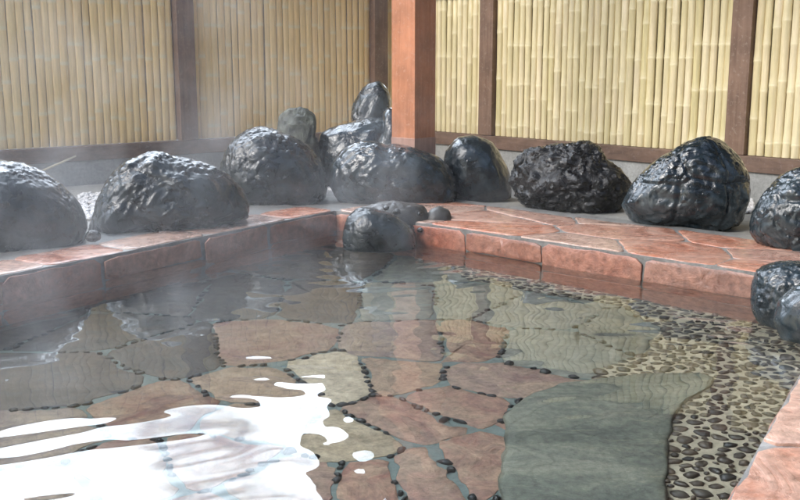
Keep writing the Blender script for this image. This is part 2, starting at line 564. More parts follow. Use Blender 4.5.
# ---- pool floor
bm = bmesh.new()
prism(bm, pool, ZF - 0.06, ZF)
floor_o = link('pool_floor', bm, M['floor_mortar'])
tag(floor_o, kind='structure')
fs_px = [(335, 378), (408, 420), (425, 475), (475, 468), (465, 345), (540, 350), (420, 345), (470, 300), (320, 300),
         (255, 345), (180, 350), (270, 390), (110, 330), (60, 380), (160, 415), (215, 455), (120, 470), (300, 480),
         (370, 480), (350, 440), (40, 440), (455, 405), (490, 380), (395, 375), (240, 300), (400, 300), (530, 310), (250, 425), (20, 320),
         (160, 300), (340, 265), (430, 270), (560, 420), (560, 490), (640, 440), (700, 460), (650, 330), (720, 320), (600, 290), (40, 490), (350, 540), (200, 540), (90, 560), (480, 560)]
seeds = [v2(Pf(x, y, ZF)) for x, y in fs_px]
r = random.Random(2)
for _ in range(70):
    p = EL + (EN - EL) * r.random() + (CB - EL) * r.random() * .62
    if all(math.hypot(p.x - s[0], p.y - s[1]) > 0.3 for s in seeds): seeds.append(v2(p))
cells = voronoi(seeds, pool)
reflection_dark_z = [v2(Pf(x, y, ZF)) for x, y in ((-200, 330), (-200, 420), (60, 392), (240, 350), (345, 312), (350, 258), (338, 230))]  # zone where the boulders' dark reflection is put into the floor colour
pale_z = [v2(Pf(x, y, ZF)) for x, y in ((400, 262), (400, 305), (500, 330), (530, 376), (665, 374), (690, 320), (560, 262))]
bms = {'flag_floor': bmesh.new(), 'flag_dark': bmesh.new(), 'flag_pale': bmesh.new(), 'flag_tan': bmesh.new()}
for k, cell in enumerate(cells):
    if len(cell) < 3: continue
    c = inset(cell, 0.0075)
    if len(c) < 3: continue
    sd_ = seeds[k]
    key = 'flag_tan' if k in (0, 19) else 'flag_dark' if inside(sd_, reflection_dark_z) else 'flag_pale' if inside(sd_, pale_z) else 'flag_floor'
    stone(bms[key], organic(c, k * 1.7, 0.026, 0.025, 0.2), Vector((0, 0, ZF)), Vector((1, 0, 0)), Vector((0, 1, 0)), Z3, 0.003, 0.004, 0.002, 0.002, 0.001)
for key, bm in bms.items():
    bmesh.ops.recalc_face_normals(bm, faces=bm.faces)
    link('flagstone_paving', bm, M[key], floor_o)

slab_px = [(502, 414), (520, 397), (560, 382), (640, 374), (700, 371), (716, 376), (712, 387), (690, 397), (676, 412), (668, 440), (667, 500), (680, 560), (505, 560), (499, 470)]
slab_poly = [v2(Pf(x, y, ZF + .03)) for x, y in slab_px]
mos_px = [(668, 560), (667, 440), (600, 390), (600, 370), (650, 350), (662, 328), (622, 306), (540, 292), (470, 280), (440, 262), (470, 258), (600, 272), (700, 290), (770, 300), (880, 330), (900, 420), (790, 560)]
mos_poly = [v2(Pf(x, y, ZF + .014)) for x, y in mos_px]
bm = bmesh.new()
f = bm.faces.new([bm.verts.new((x, y, ZF + 0.0145)) for x, y in mos_poly])
ex = bmesh.ops.extrude_face_region(bm, geom=[f])
for v in ex['geom']:
    if isinstance(v, bmesh.types.BMVert): v.co.z -= 0.02
bmesh.ops.triangulate(bm, faces=bm.faces)
bmesh.ops.recalc_face_normals(bm, faces=bm.faces)
link('mosaic_bed', bm, M['sand_mortar'], floor_o)

def pebble(bm, x, y, z, a, b, ang, h, seed):
    rings = [(0.0, 1.0)]
    seg = 10
    prof = [(1.0, -0.2), (0.97, 0.35), (0.72, 0.8), (0.38, 0.98)]
    prev = None
    ca, sa = math.cos(ang), math.sin(ang)
    wob = [1 + random.uniform(-.2, .17) for _ in range(seg)]
    for (rr, hh) in prof:
        cur = []
        for i in range(seg):
            p = 2 * math.pi * i / seg
            X, Y = a * rr * math.cos(p) * wob[i], b * rr * math.sin(p) * wob[i]
            cur.append(bm.verts.new((x + X * ca - Y * sa, y + X * sa + Y * ca, z + h * hh)))
        if prev:
            for i in range(seg):
                fce = bm.faces.new((prev[i], prev[(i + 1) % seg], cur[(i + 1) % seg], cur[i])); fce.smooth = True
        prev = cur
    top = bm.verts.new((x, y, z + h))
    for i in range(seg):
        fce = bm.faces.new((prev[i], prev[(i + 1) % seg], top)); fce.smooth = True

bm = bmesh.new()
r = random.Random(12)
pts = []
xs = [p[0] for p in mos_poly]; ys = [p[1] for p in mos_poly]
grid = {}
for k_ in range(90000):
    p = (r.uniform(min(xs), max(xs)), r.uniform(min(ys), max(ys)))
    ra = r.choice((.024, .027, .021)) if k_ < 9000 else (r.uniform(.015, .022) if k_ < 45000 else r.uniform(.009, .014))
    if not inside(p, mos_poly) or inside(p, slab_poly) or not inside(p, pool): continue
    key = (int(p[0] / .06 + 100), int(p[1] / .06 + 100))
    ok = True
    for dx in (-1, 0, 1):
        for dy in (-1, 0, 1):
            for q in grid.get((key[0] + dx, key[1] + dy), ()):
                if math.hypot(p[0] - q[0], p[1] - q[1]) < (ra + q[2]) * .85 + .002: ok = False; break
            if not ok: break
        if not ok: break
    if ok:
        grid.setdefault(key, []).append((p[0], p[1], ra)); pts.append((p[0], p[1], ra))
for p in pts:
    pebble(bm, p[0], p[1], ZF + .0145, p[2], p[2] * r.uniform(.66, .92), r.uniform(-1.2, 1.2), r.uniform(.006, .013), 0)
bmesh.ops.recalc_face_normals(bm, faces=bm.faces)
link('pebble_mosaic', bm, M['pebble'], floor_o)

# black pebbles set into the wider joints
bm = bmesh.new()
r = random.Random(21)
done = set()
for cell in cells:
    n = len(cell)
    for i in range(n):
        a, b = cell[i], cell[(i + 1) % n]
        key = (round((a[0] + b[0]) * 50), round((a[1] + b[1]) * 50))
        if key in done: continue
        done.add(key)
        l = math.hypot(b[0] - a[0], b[1] - a[1])
        if l < .05 or r.random() < .15: continue
        t0 = r.uniform(0, .4); t1 = t0 + r.uniform(.4, .9)
        t = t0
        while t < t1:
            x, y = a[0] + (b[0] - a[0]) * t, a[1] + (b[1] - a[1]) * t
            if not inside((x, y), mos_poly) and not inside((x, y), slab_poly) and inside((x, y), pool) and t < 1 and r.random() < .85:
                s = r.uniform(.011, .019)
                pebble(bm, x + r.uniform(-.006, .006), y + r.uniform(-.006, .006), ZF + .002, s, s * r.uniform(.6, .9), math.atan2(b[1] - a[1], b[0] - a[0]) + r.uniform(-.5, .5), .013, 0)
            t += r.uniform(.03, .05) / l
bmesh.ops.recalc_face_normals(bm, faces=bm.faces)
link('joint_pebbles', bm, M['pebble_dark'], floor_o)

bm = bmesh.new()
sp = []
for i in range(len(slab_poly)):
    a, b = slab_poly[i], slab_poly[(i + 1) % len(slab_poly)]
    k = max(1, int(math.hypot(b[0] - a[0], b[1] - a[1]) / .03))
    for j in range(k):
        x, y = a[0] + (b[0] - a[0]) * j / k, a[1] + (b[1] - a[1]) * j / k
        w = noise.noise_vector(Vector((x * 12, y * 12, 4))) * .012
        sp.append((x + w.x, y + w.y))
stone(bm, sp, Vector((0, 0, ZF)), Vector((1, 0, 0)), Vector((0, 1, 0)), Z3, 0.034, 0.004, 0.012, 0.002, 0.006)
bmesh.ops.recalc_face_normals(bm, faces=bm.faces)
link('stone_slab', bm, M['slab'], floor_o)

# ---- water: a rippled sheet
rw = random.Random(5)
waves = []
for lam, sl, k in ((0.60, .0110, 4), (0.34, .0090, 5), (0.20, .0090, 6), (0.125, .0130, 9), (0.075, .0055, 7)):
    for _ in range(k):
        ang = rw.gauss(math.radians(70), 1.05)
        L = lam * rw.uniform(.75, 1.3)
        kk = 2 * math.pi / L
        waves.append((math.cos(ang) * kk, math.sin(ang) * kk, rw.uniform(0, 6.28), sl / math.sqrt(k) * 1.3 / kk))
spring = P(380, 248, 0)
lap = P(230, 455, 0)
laps = []
for L, sl in ((.36, .020), (.27, .020), (.21, .018), (.16, .014)):
    ang = rw.uniform(.2, 2.6)
    kk = 2 * math.pi / L
    laps.append((math.cos(ang) * kk, math.sin(ang) * kk, rw.uniform(0, 6.28), sl / kk))
def wave(x, y):
    w = Vector((x * .8, y * .8, 2.0))
    g_ = 0.6 + 1.3 * max(0, noise.noise(w) + .2)
    ox = noise.noise(Vector((x * 1.3, y * 1.3, 9))) * .25
    z = 0
    for kx, ky, ph, a in waves:
        z += a * math.sin(kx * (x + ox) + ky * (y + ox * .6) + ph)
    e = math.exp(-((x - lap.x) ** 2 + (y - lap.y) ** 2) / .35)
    if e > .01:
        for kx, ky, ph, a in laps:
            z += e * a * math.sin(kx * (x + ox) + ky * y + ph)
    d = math.hypot(x - spring.x, y - spring.y)
    z = z * g_ + .0011 * math.exp(-d / .45) * math.sin(d * 52) 
    return z
bm = bmesh.new()
G = 0.0125
wl = [CB + nL * .03 + nR * .03, CN + nN * .03 + nR * .03, CN + nN * .03 + dN * 4.2, CB + nL * .03 + dL * 5.2]
wp = [v2(p) for p in wl]
# grid in the frame (dL, nL) so that the sheet's border follows the kerb
x0, x1 = min(p[0] for p in wp), max(p[0] for p in wp)
y0, y1 = min(p[1] for p in wp), max(p[1] for p in wp)
vm = {}
nx, ny = int((x1 - x0) / G), int((y1 - y0) / G)
for i in range(nx + 1):
    for j in range(ny + 1):
        x, y = x0 + i * G, y0 + j * G
        if inside((x, y), wp):
            vm[(i, j)] = bm.verts.new((x, y, wave(x, y)))
for (i, j), a in vm.items():
    b, c, d = vm.get((i + 1, j)), vm.get((i + 1, j + 1)), vm.get((i, j + 1))
    if b and c and d: bm.faces.new((a, b, c, d))
w = link('water', bm, M['water'], smooth=True)
tag(w, kind='structure')

# ------------------------------------------------------------------ boulders
def rock(px, ybase, mat, label, depth=0.85, seed=1, amp=0.10, sub=5, crack=0.0, name='boulder', shift=0.75, group='boulders round the pool', freq=1.0, power=0.8):
    """px: the outline as surveyed; ybase: photo row where its foot meets the ledge; it gets its own distance and depth"""
    xs = [p[0] for p in px]; ys = [p[1] for p in px]
    cx, cy = (min(xs) + max(xs)) / 2, (min(ys) + max(ys)) / 2
    if isinstance(ybase, tuple): yd = ybase[0]
    else: yd = P(cx, ybase, ZK).y
    halfw = (max(xs) - min(xs)) / 2 * yd / F
    halfh = (max(ys) - min(ys)) / 2 * yd / F
    rd = depth * (halfw + halfh) / 2
    Y = yd + (0 if isinstance(ybase, tuple) else rd * shift)
    c3 = atY(cx, cy, Y)
    view = (c3 - EYE); dist = view.length; view.normalize()
    vx = Vector((view.y, -view.x, 0)).normalized()
    vz = vx.cross(view)
    off3 = []
    for (x, y) in px:
        q = atY(x, y, Y) - c3
        off3.append((q.dot(vx), q.dot(vz)))
    pol = [(math.atan2(b, a), math.hypot(a, b)) for a, b in off3]
    pol.sort()
    def rad(phi):
        n = len(pol)
        for i in range(n):
            a0, r0 = pol[i - 1]; a1, r1 = pol[i]
            if i == 0: a0 -= 2 * math.pi
            ph = phi
            if i == 0 and ph > a1: ph -= 2 * math.pi
            if a0 <= ph <= a1:
                t = (ph - a0) / max(1e-6, a1 - a0)
                # straight chord between the two outline points
                xx = r0 * math.cos(a0) * (1 - t) + r1 * math.cos(a1) * t
                yy = r0 * math.sin(a0) * (1 - t) + r1 * math.sin(a1) * t
                return 0.5 * math.hypot(xx, yy) + 0.5 * (r0 * (1 - t) + r1 * t)
        return pol[0][1]
    table = [rad(-math.pi + 2 * math.pi * i / 360) for i in range(361)]
    bm = bmesh.new()
    bmesh.ops.create_icosphere(bm, subdivisions=sub, radius=1)
    sz = (halfw + halfh) / 2
    for v in bm.verts:
        a, b, c = v.co
        phi = math.atan2(b, a)
        k = (phi + math.pi) / (2 * math.pi) * 360
        i = int(k) % 360
        rr = table[i] + (table[i + 1] - table[i]) * (k - int(k))
        rho = math.hypot(a, b)
        cc = math.copysign(abs(c) ** 0.9, c)
        q = Vector((a, b, c))
        s = q * 1.25 * freq + Vector((seed * 5.3, seed * 2.1, seed * 7.7))
        n1 = noise.noise(s * 1.1)
        n2 = noise.fractal(s * 2.6, 0.9, 2.0, 4)
        rg = 1 - abs(noise.noise(s * 1.9)) * 2
        n3 = noise.fractal(s * 11.0, 0.7, 2.0, 4)
        cell = noise.voronoi(s * 1.7)[0]
        facet = cell[1] - cell[0]
        d = amp * (0.60 * n1 + 0.30 * n2 + 0.24 * n3 + 0.10 * abs(n3)) + amp * 0.75 * (min(facet, .5) - .25)
        if crack:
            cr = noise.voronoi(s * 0.9 + Vector((0, 0, 3)))[0]
            d -= crack * max(0, 1 - (cr[1] - cr[0]) / 0.06)
        # keep the rim close to the outline, let the front be rough
        edge = rho ** 6
        rim = 1 + d * (1 - 0.55 * edge)
        m = rho ** power / max(rho, 1e-6)
        loc = vx * (a * m * rr * rim) + vz * (b * m * rr * rim) + view * (-cc * rd * (1 + d * 1.2)) * -1
        v.co = loc
    for fce in bm.faces: fce.smooth = True
    bmesh.ops.recalc_face_normals(bm, faces=bm.faces)
    base = Vector((c3.x, c3.y, c3.z - halfh))
    for v in bm.verts: v.co += c3 - base
    o = link(name, bm, M[mat])
    o.location = base
    return tag(o, label, 'rock', group)

rock([(-75, 195), (-45, 172), (-10, 161), (20, 162), (42, 170), (68, 188), (83, 206), (89, 225), (86, 243), (70, 252), (30, 258), (-10, 262), (-60, 264), (-80, 230)], 250, 'rock_grey',
     'smooth dark grey boulder cut off by the left edge of the photo', 0.8, 1, .10, 6)
rock([(93, 228), (97, 205), (107, 182), (125, 163), (155, 151), (176, 157), (205, 163), (226, 172), (241, 185), (250, 202), (248, 218), (225, 224), (180, 232), (135, 238), (100, 240)], 230, 'rock_grey',
     'wide wet grey boulder with peaked top on left kerb, second from left', 0.8, 2, .13, 6)
rock([(221, 168), (228, 146), (245, 130), (262, 126), (285, 133), (308, 145), (320, 160), (327, 180), (326, 197), (316, 207), (290, 211), (255, 214), (235, 208), (225, 190)], 204, 'rock_grey',
     'tall rounded dark boulder at far end of left kerb, in front of mossy stone', 0.8, 3, .10, 6)
rock([(328, 180), (334, 160), (345, 148), (362, 141), (385, 144), (420, 150), (440, 158), (452, 172), (458, 190), (455, 206), (440, 209), (400, 208), (360, 208), (338, 202)], 203, 'rock_blue',
     'glossy wide boulder in pool corner, directly in front of the pillar', 0.75, 4, .09, 6)
rock([(443, 180), (446, 150), (458, 137), (475, 135), (492, 142), (503, 160), (511, 180), (511, 198), (490, 204), (462, 203), (446, 196)], 198, 'rock_blue',
     'smooth upright grey boulder between the corner boulder and the rough black rock', 0.85, 5, .07, 5)
rock([(512, 185), (514, 165), (522, 150), (545, 146), (575, 142), (600, 145), (608, 160), (622, 170), (631, 183), (625, 202), (612, 216), (585, 217), (550, 212), (520, 204)], 208, 'rock_black',
     'rough jagged black lava rock on the right ledge', 0.8, 6, .22, 6, freq=1.5)
rock([(620, 206), (628, 190), (645, 170), (668, 152), (690, 140), (708, 136), (722, 141), (740, 158), (750, 175), (749, 200), (738, 224), (715, 233), (680, 233), (650, 229), (630, 221)], 226, 'rock_blue',
     'largest shiny pitted boulder on the right ledge', 0.8, 17, .10, 6, crack=.06)
rock([(748, 232), (752, 212), (765, 190), (780, 174), (800, 167), (830, 166), (860, 180), (872, 210), (865, 248), (830, 264), (790, 260), (765, 252)], 250, 'rock_blue',
     'grey boulder cut off by the right edge, standing on the ledge above the water', 0.8, 8, .10, 6, crack=.04)
rock([(750, 290), (756, 270), (772, 262), (795, 260), (820, 262), (838, 285), (838, 330), (800, 345), (770, 335), (752, 312)], (P(785, 322, 0).y,), 'rock_blue',
     'wet boulder at the right end of the ledge with its foot in the water', 0.9, 9, .09, 6)
rock([(772, 320), (778, 300), (790, 288), (806, 281), (830, 280), (855, 300), (858, 345), (815, 352), (785, 345)], (P(800, 336, 0).y - .02,), 'rock_blue',
     'smaller pale grey boulder lowest at the right edge, half under water', 0.8, 10, .07, 5)
FB = 6.2
rock([(279, 140), (280, 116), (290, 108), (306, 107), (314, 114), (315, 135), (320, 158), (319, 190), (286, 190), (278, 165)], (FB - .1,), 'rock_moss',
     'upright mossy brown stone standing against the tan bamboo fence', 0.7, 11, .20, 5, freq=1.4)
rock([(316, 160), (321, 134), (345, 124), (375, 118), (394, 119), (402, 135), (406, 168), (400, 192), (325, 192)], (FB,), 'rock_blue',
     'low wide grey rock behind the corner boulder, beside the upright mossy stone', 0.7, 12, .10, 5)
rock([(354, 130), (357, 97), (366, 85), (380, 82), (388, 90), (390, 112), (394, 150), (390, 182), (352, 182)], (FB + .32,), 'rock_grey',
     'dark rough stone propped in the fence corner left of the pillar', 0.7, 13, .14, 5)
rock([(383, 130), (384, 110), (390, 107), (398, 110), (402, 130), (402, 187), (382, 187)], (FB - .1,), 'rock_blue',
     'small grey stone half hidden by the left face of the pillar', 0.8, 14, .1, 4)
rock([(343, 235), (347, 217), (358, 208), (380, 210), (400, 219), (414, 234), (416, 250), (385, 262), (345, 254)], (P(378, 247, 0).y,), 'rock_grey',
     'dark wet rock half in the water under the corner boulder', 0.7, 15, .09, 5)
rock([(85, 236), (88, 231), (95, 230), (101, 234), (101, 239), (95, 242), (87, 241)], (P(93, 243, ZK).y,), 'rock_black',
     'tiny black pebble on the left kerb between the two leftmost boulders', 0.8, 16, .06, 3, name='pebble', group='loose stones')

# spring outlet under the corner boulder: mortar bed with set stones and a squared block
ob = empty('spring_outlet', P(410, 232, 0))
tag(ob, 'grey mortar and block spring outlet under the glossy corner boulder', 'water outlet')
yb = P(412, 243, 0).y
bed = rock([(350, 228), (354, 211), (374, 204), (405, 202), (424, 206), (432, 222), (430, 245), (418, 262), (380, 262), (356, 250)], (yb + .10,), 'mortar_dark', None, 0.75, 23, .12, 5, name='mortar_bed', group=None, freq=1.6)
del bed['category']
bed.parent = ob
bed.matrix_parent_inverse = Matrix.Translation(ob.location).inverted()
for (x, y, s) in ((397, 212, .016), (409, 230, .02), (386, 208, .012), (420, 214, .011), (420, 230, .013)):
    bm = bmesh.new()
    bmesh.ops.create_icosphere(bm, subdivisions=3, radius=1)
    c = atY(x, y, yb - .045)
    for v in bm.verts:
        k = 1 + .2 * noise.noise(v.co * 1.6 + Vector((x, y, 0)))
        v.co = c + Vector((v.co.x * s * 1.2, v.co.y * .015, v.co.z * s)) * k
    link('set_stone', bm, M['rock_black'], ob, smooth=True)
blk = rock([(426, 216), (431, 209), (440, 206), (449, 210), (452, 226), (450, 246), (428, 248), (424, 230)], (yb + .10,), 'block', None, 0.8, 29, .07, 4, name='outlet_stone', group=None, power=.6)
del blk['category']
blk.parent = ob
blk.matrix_parent_inverse = Matrix.Translation(ob.location).inverted()

# ------------------------------------------------------------------ fences
Lf0, Cf = P(0, 151, ZR), P(395, 129, ZR)
Rf0, Rf1 = P(492, 136, ZR), P(800, 160, ZR)
Cf = isect(Lf0, Cf, Rf0, Rf1)
TOP = 1.45 * H

pole_cache = {}
def bamboo_mesh(k, rad, hgt):
    r = random.Random(k * 13 + 1)
    bm = bmesh.new()
    lay = bm.verts.layers.float.new('node_ring')
    zs = [(0.0, 1.0, 0)]
    z = r.uniform(.05, .3)
    while z < hgt:
        zs += [(z - .018, 1.0, 0), (z - .009, 1.08, .5), (z - .003, 1.10, 1), (z + .001, 1.02, 1), (z + .007, 1.08, 1), (z + .017, 1.03, .4), (z + .05, 0.985, 0)]
        z += r.uniform(.24, .36)
    zs = [q for q in zs if 0 <= q[0] < hgt] + [(hgt, 1.0, 0)]
    seg = 14
    prev = None
    bow = r.uniform(-.004, .004)
    for zz, s, a in zs:
        cur = []
        off_ = bow * math.sin(zz / hgt * math.pi)
        for i in range(seg):
            p = 2 * math.pi * i / seg
            v = bm.verts.new((rad * s * math.cos(p) + off_, rad * s * math.sin(p), zz))
            v[lay] = a
            cur.append(v)
        if prev:
            for i in range(seg):
                bm.faces.new((prev[i], prev[(i + 1) % seg], cur[(i + 1) % seg], cur[i]))
        prev = cur
    bm.faces.new(prev)
    me = bpy.data.meshes.new('bamboo_pole')
    bm.normal_update(); bm.to_mesh(me); bm.free()
    for p in me.polygons: p.use_smooth = True
    return me

def fence(a, b, post_s, bmat, label, spacing, inward, TOP, flat):
    """a: the corner end, b: far end (both on the rail's top front edge)"""
    d = (b - a); d.z = 0
    length = d.length
    d.normalize()
    n = inward
    base = Vector((a.x, a.y, ZG))
    root = empty('bamboo_fence', base)
    tag(root, label, 'fence', 'bamboo screens round the bath')
    mid = a + d * length / 2
    # plinth wall, rail
    bm = bmesh.new()
    obox(bm, Vector((mid.x, mid.y, (ZG - .05 + ZR - .092) / 2)) - n * .07, d * (length / 2), n * .055, Z3 * ((ZR - .092 - ZG + .05) / 2), 0.004)
    link('plinth', bm, M['concrete'], root)
    bm = bmesh.new()
    obox(bm, Vector((mid.x, mid.y, ZR - .046)) - n * .045, d * (length / 2), n * .045, Z3 * .045, 0.004)
    link('rail', bm, M['wood_rail'], root)
    bm = bmesh.new()
    obox(bm, Vector((mid.x, mid.y, TOP + .025)) - n * .05, d * (length / 2), n * .055, Z3 * .025, 0.004)
    link('rail', bm, M['wood_rail'], root)
    for s in post_s:
        bm = bmesh.new()
        c = a + d * s
        obox(bm, Vector((c.x, c.y, (ZR + TOP) / 2)) - n * .047, d * .062, n * .0435, Z3 * ((TOP - ZR) / 2 - .0015), 0.004)
        link('post', bm, M['wood_post'], root)
    # panels: one per bay, a backing board that carries its poles
    edges = [0.0] + list(post_s) + [length]
    meshes = [bamboo_mesh(k, spacing * .495, TOP - ZR - .004) for k in range(9)]
    for s0, s1 in zip(edges, edges[1:]):
        lo = s0 + (.063 if s0 > 0 else .0); hi = s1 - (.063 if s1 < length else 0)
        if hi - lo < .1: continue
        bm = bmesh.new()
        c = a + d * ((lo + hi) / 2)
        obox(bm, Vector((c.x, c.y, (ZR + TOP) / 2)) - n * .085, d * ((hi - lo) / 2), n * .006, Z3 * ((TOP - ZR) / 2 - .002))
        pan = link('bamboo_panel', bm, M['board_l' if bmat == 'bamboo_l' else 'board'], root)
        recentre(pan, pan.location)
        k = max(1, round((hi - lo) / spacing))
        st = (hi - lo) / k
        for i in range(k):
            me = random.choice(meshes)
            o = bpy.data.objects.new('bamboo_pole', me)
            if not me.materials: me.materials.append(M[bmat])
            q = a + d * (lo + (i + .5) * st + random.uniform(-.002, .002)) - n * (.078 - spacing * .5 * flat)
            o.location = (q.x, q.y, ZR + .001)
            o.rotation_euler = (random.uniform(-.004, .004), random.uniform(-.005, .005), math.atan2(d.y, d.x) + random.choice((0, math.pi)))
            sc_ = random.uniform(.88, 1.06) * st / spacing
            o.scale = (sc_, sc_ * flat, 1)
            col.objects.link(o)
            o.parent = pan
    return root

def along(a, b, px):           # distance from a towards b at which the line crosses photo column px
    d = (b - a); d.z = 0; l = d.length; d.normalize()
    k = (px - 400) / F
    # x = k * depth along view; solve on the rail line
    lo, hi = -1.0, l
    for _ in range(60):
        m = (lo + hi) / 2
        q = a + d * m
        dep = (q - EYE).dot(FW)
        if ((q.x / dep) - k) * ((hi_x(a, d, l)) - k) > 0: hi = m
        else: lo = m
    return (lo + hi) / 2
def hi_x(a, d, l):
    q = a + d * l
    return q.x / (q - EYE).dot(FW)

dLf = (Lf0 - Cf); dLf.z = 0; dLf.normalize()
dRf = (Rf1 - Cf); dRf.z = 0; dRf.normalize()
inL = Vector((-dLf.y, dLf.x, 0)); inL = inL if inL.y < 0 else -inL
inR = Vector((-dRf.y, dRf.x, 0)); inR = inR if inR.y < 0 else -inR
La = Cf + dLf * .0
lenLf = (Lf0 - Cf).length + 1.6
lenRf = (Rf1 - Cf).length + 1.6
SPL = 0.051
s_l = [along(Cf, Cf + dLf * lenLf, 382), along(Cf, Cf + dLf * lenLf, 190.5)]
s_l.append(2 * s_l[1] - s_l[0])
s_r = [along(Cf, Cf + dRf * lenRf, 484), along(Cf, Cf + dRf * lenRf, 733)]
print('posts', s_l, lenLf, s_r, lenRf, 'CB', CB, 'CN', CN, 'Cf', Cf, 'N', N0, N1)
fence(Cf, Cf + dLf * lenLf, [s for s in s_l if s < lenLf - .1], 'bamboo_l', 'shaded tan bamboo fence with dark posts behind the left boulders', SPL, inL, 1.48, .3)
fence(Cf + dRf * .10, Cf + dRf * lenRf, [s - .10 for s in s_r], 'bamboo_r', 'pale yellow bamboo fence with brown posts behind the right ledge', SPL, inR, TOP, .9)

# ------------------------------------------------------------------ shelter: pillar, beam, roof
pc = atY(413.5, 150, 6.25 * H)
pc = Vector((pc.x, pc.y, ZG))
sh = empty('wooden_shelter', pc)
tag(sh, 'reddish brown square timber pillar with its roof, standing behind the glossy corner boulder', 'shelter')
hs = .0865 * H / .9 * 1.0
ang = math.radians(47)
ux = Vector((math.cos(ang), math.sin(ang), 0)); uy = Vector((-math.sin(ang), math.cos(ang), 0))
ZT = 2.5
bm = bmesh.new(); obox(bm, Vector((pc.x, pc.y, (ZG + ZT) / 2)), ux * hs, uy * hs, Z3 * ((ZT - ZG) / 2), .004)
link('pillar', bm, M['pillar'], sh)
zb = atY(413, 137, pc.y).z
bm = bmesh.new(); obox(bm, Vector((pc.x, pc.y, (ZG + zb) / 2 + .001)), ux * (hs + .002), uy * (hs + .002), Z3 * ((zb - ZG) / 2), .003)
link('base_band', bm, M['pillar_band'], sh)
bd = dRf
bm = bmesh.new(); obox(bm, Vector((pc.x, pc.y, ZT + .091)) + bd * 2.6, bd * 2.9, inR * .06, Z3 * .09, .005)
link('beam', bm, M['roof_wood'], sh)
bm = bmesh.new()
back = abs((Cf - pc).dot(inR))
slope = (ZT + .20 - (TOP + .13)) / back           # falls from the pillar to the top of the fence
hi_ = Vector((pc.x, pc.y, ZT + .20)) + inR * .35 + Z3 * (.35 * slope)
lo_ = Vector((pc.x, pc.y, ZT + .20)) - inR * (back + .5) - Z3 * ((back + .5) * slope)
ac = (hi_ - lo_) / 2
nc = bd.cross(ac).normalized()
if nc.z < 0: nc = -nc
q4 = [lo_ - bd * 3.5, hi_ + bd * .10, hi_ + bd * 5, lo_ + bd * 5]
lov = [bm.verts.new(p - nc * .018) for p in q4]; hiv = [bm.verts.new(p + nc * .018) for p in q4]
bm.faces.new(lov[::-1]); bm.faces.new(hiv)
for i in range(4):
    bm.faces.new((lov[i], lov[(i + 1) % 4], hiv[(i + 1) % 4], hiv[i]))
bmesh.ops.recalc_face_normals(bm, faces=bm.faces)
link('roof_deck', bm, M['roof_wood'], sh)
for k in range(11):
    bm = bmesh.new()
    obox(bm, (hi_ + lo_) / 2 + bd * (-.2 + k * .5) - nc * .05, bd * .022, ac * .98, nc * .030)
    link('rafter', bm, M['roof_wood'], sh)

# ------------------------------------------------------------------ small things
bm = bmesh.new()
r = random.Random(31)
for (cx, cy, w_, h_, n) in ((92, 208, 26, 26, 420), (745, 208, 16, 12, 160), (330, 190, 14, 14, 120)):
    for _ in range(n):
        q = P(cx + r.uniform(-1, 1) * w_ / 2, cy + r.uniform(-1, 1) * h_ / 2, ZG)
        s = r.uniform(.007, .014)
        mat = Matrix.Translation((q.x, q.y, ZG + s * .5 + r.random() * .012)) @ Matrix.Rotation(r.uniform(0, 6), 4, 'Z') @ Matrix.Diagonal((s * 1.2, s, s * .8, 1))
        bmesh.ops.create_icosphere(bm, subdivisions=1, radius=1, matrix=mat)
gv = link('gravel', bm, M['gravel'])
tag(gv, 'white gravel lying behind and between the boulders', 'gravel', kind='stuff')

def on_rail(px, py):           # point just in front of the left rail's face
    d_ = ray(px, py)
    q_ = Cf + inL * .009
    return EYE + d_ * ((q_ - EYE).dot(inL) / d_.dot(inL))
p0, p1 = on_rail(51, 167), on_rail(76, 156)
p0 = p1 + (p0 - p1) * ((p1.z - ZG) / (p1.z - p0.z))    # down to the ground behind the boulder
bm = bmesh.new()
d = (p1 - p0); L = d.length; d.normalize()
sx = d.orthogonal().normalized(); sy = d.cross(sx)
rings = []
for k in range(7):
    c = p0 + d * L * k / 6
    rr = .006 * (1.15 if k in (2, 4) else 1)
    rings.append([bm.verts.new(c + sx * rr * math.cos(a * .785) + sy * rr * math.sin(a * .785)) for a in range(8)])
for a, b in zip(rings, rings[1:]):
    for i in range(8): bm.faces.new((a[i], a[(i + 1) % 8], b[(i + 1) % 8], b[i]))
bm.faces.new(rings[0][::-1]); bm.faces.new(rings[-1])
st = link('bamboo_stick', bm, M['straw'], smooth=True)
tag(st, 'thin dry stick leaning on the fence plinth above the leftmost boulder', 'stick')

# unseen bath house wall and eave added to block light from behind the viewer
bm = bmesh.new()
obox(bm, Vector((1.4, -2.2, 1.4)), Vector((4.2, 0, 0)), Vector((0, .1, 0)), Vector((0, 0, 1.4)))
hw = tag(link('added_shade_wall', bm, M['roof_wood']), kind='structure')
bm = bmesh.new()
obox(bm, Vector((1.4, -1.7, 2.83)), Vector((4.4, 0, 0)), Vector((0, 1.1, 0)), Vector((0, 0, .025)))
tag(link('added_shade_roof', bm, M['roof_wood']), kind='structure')

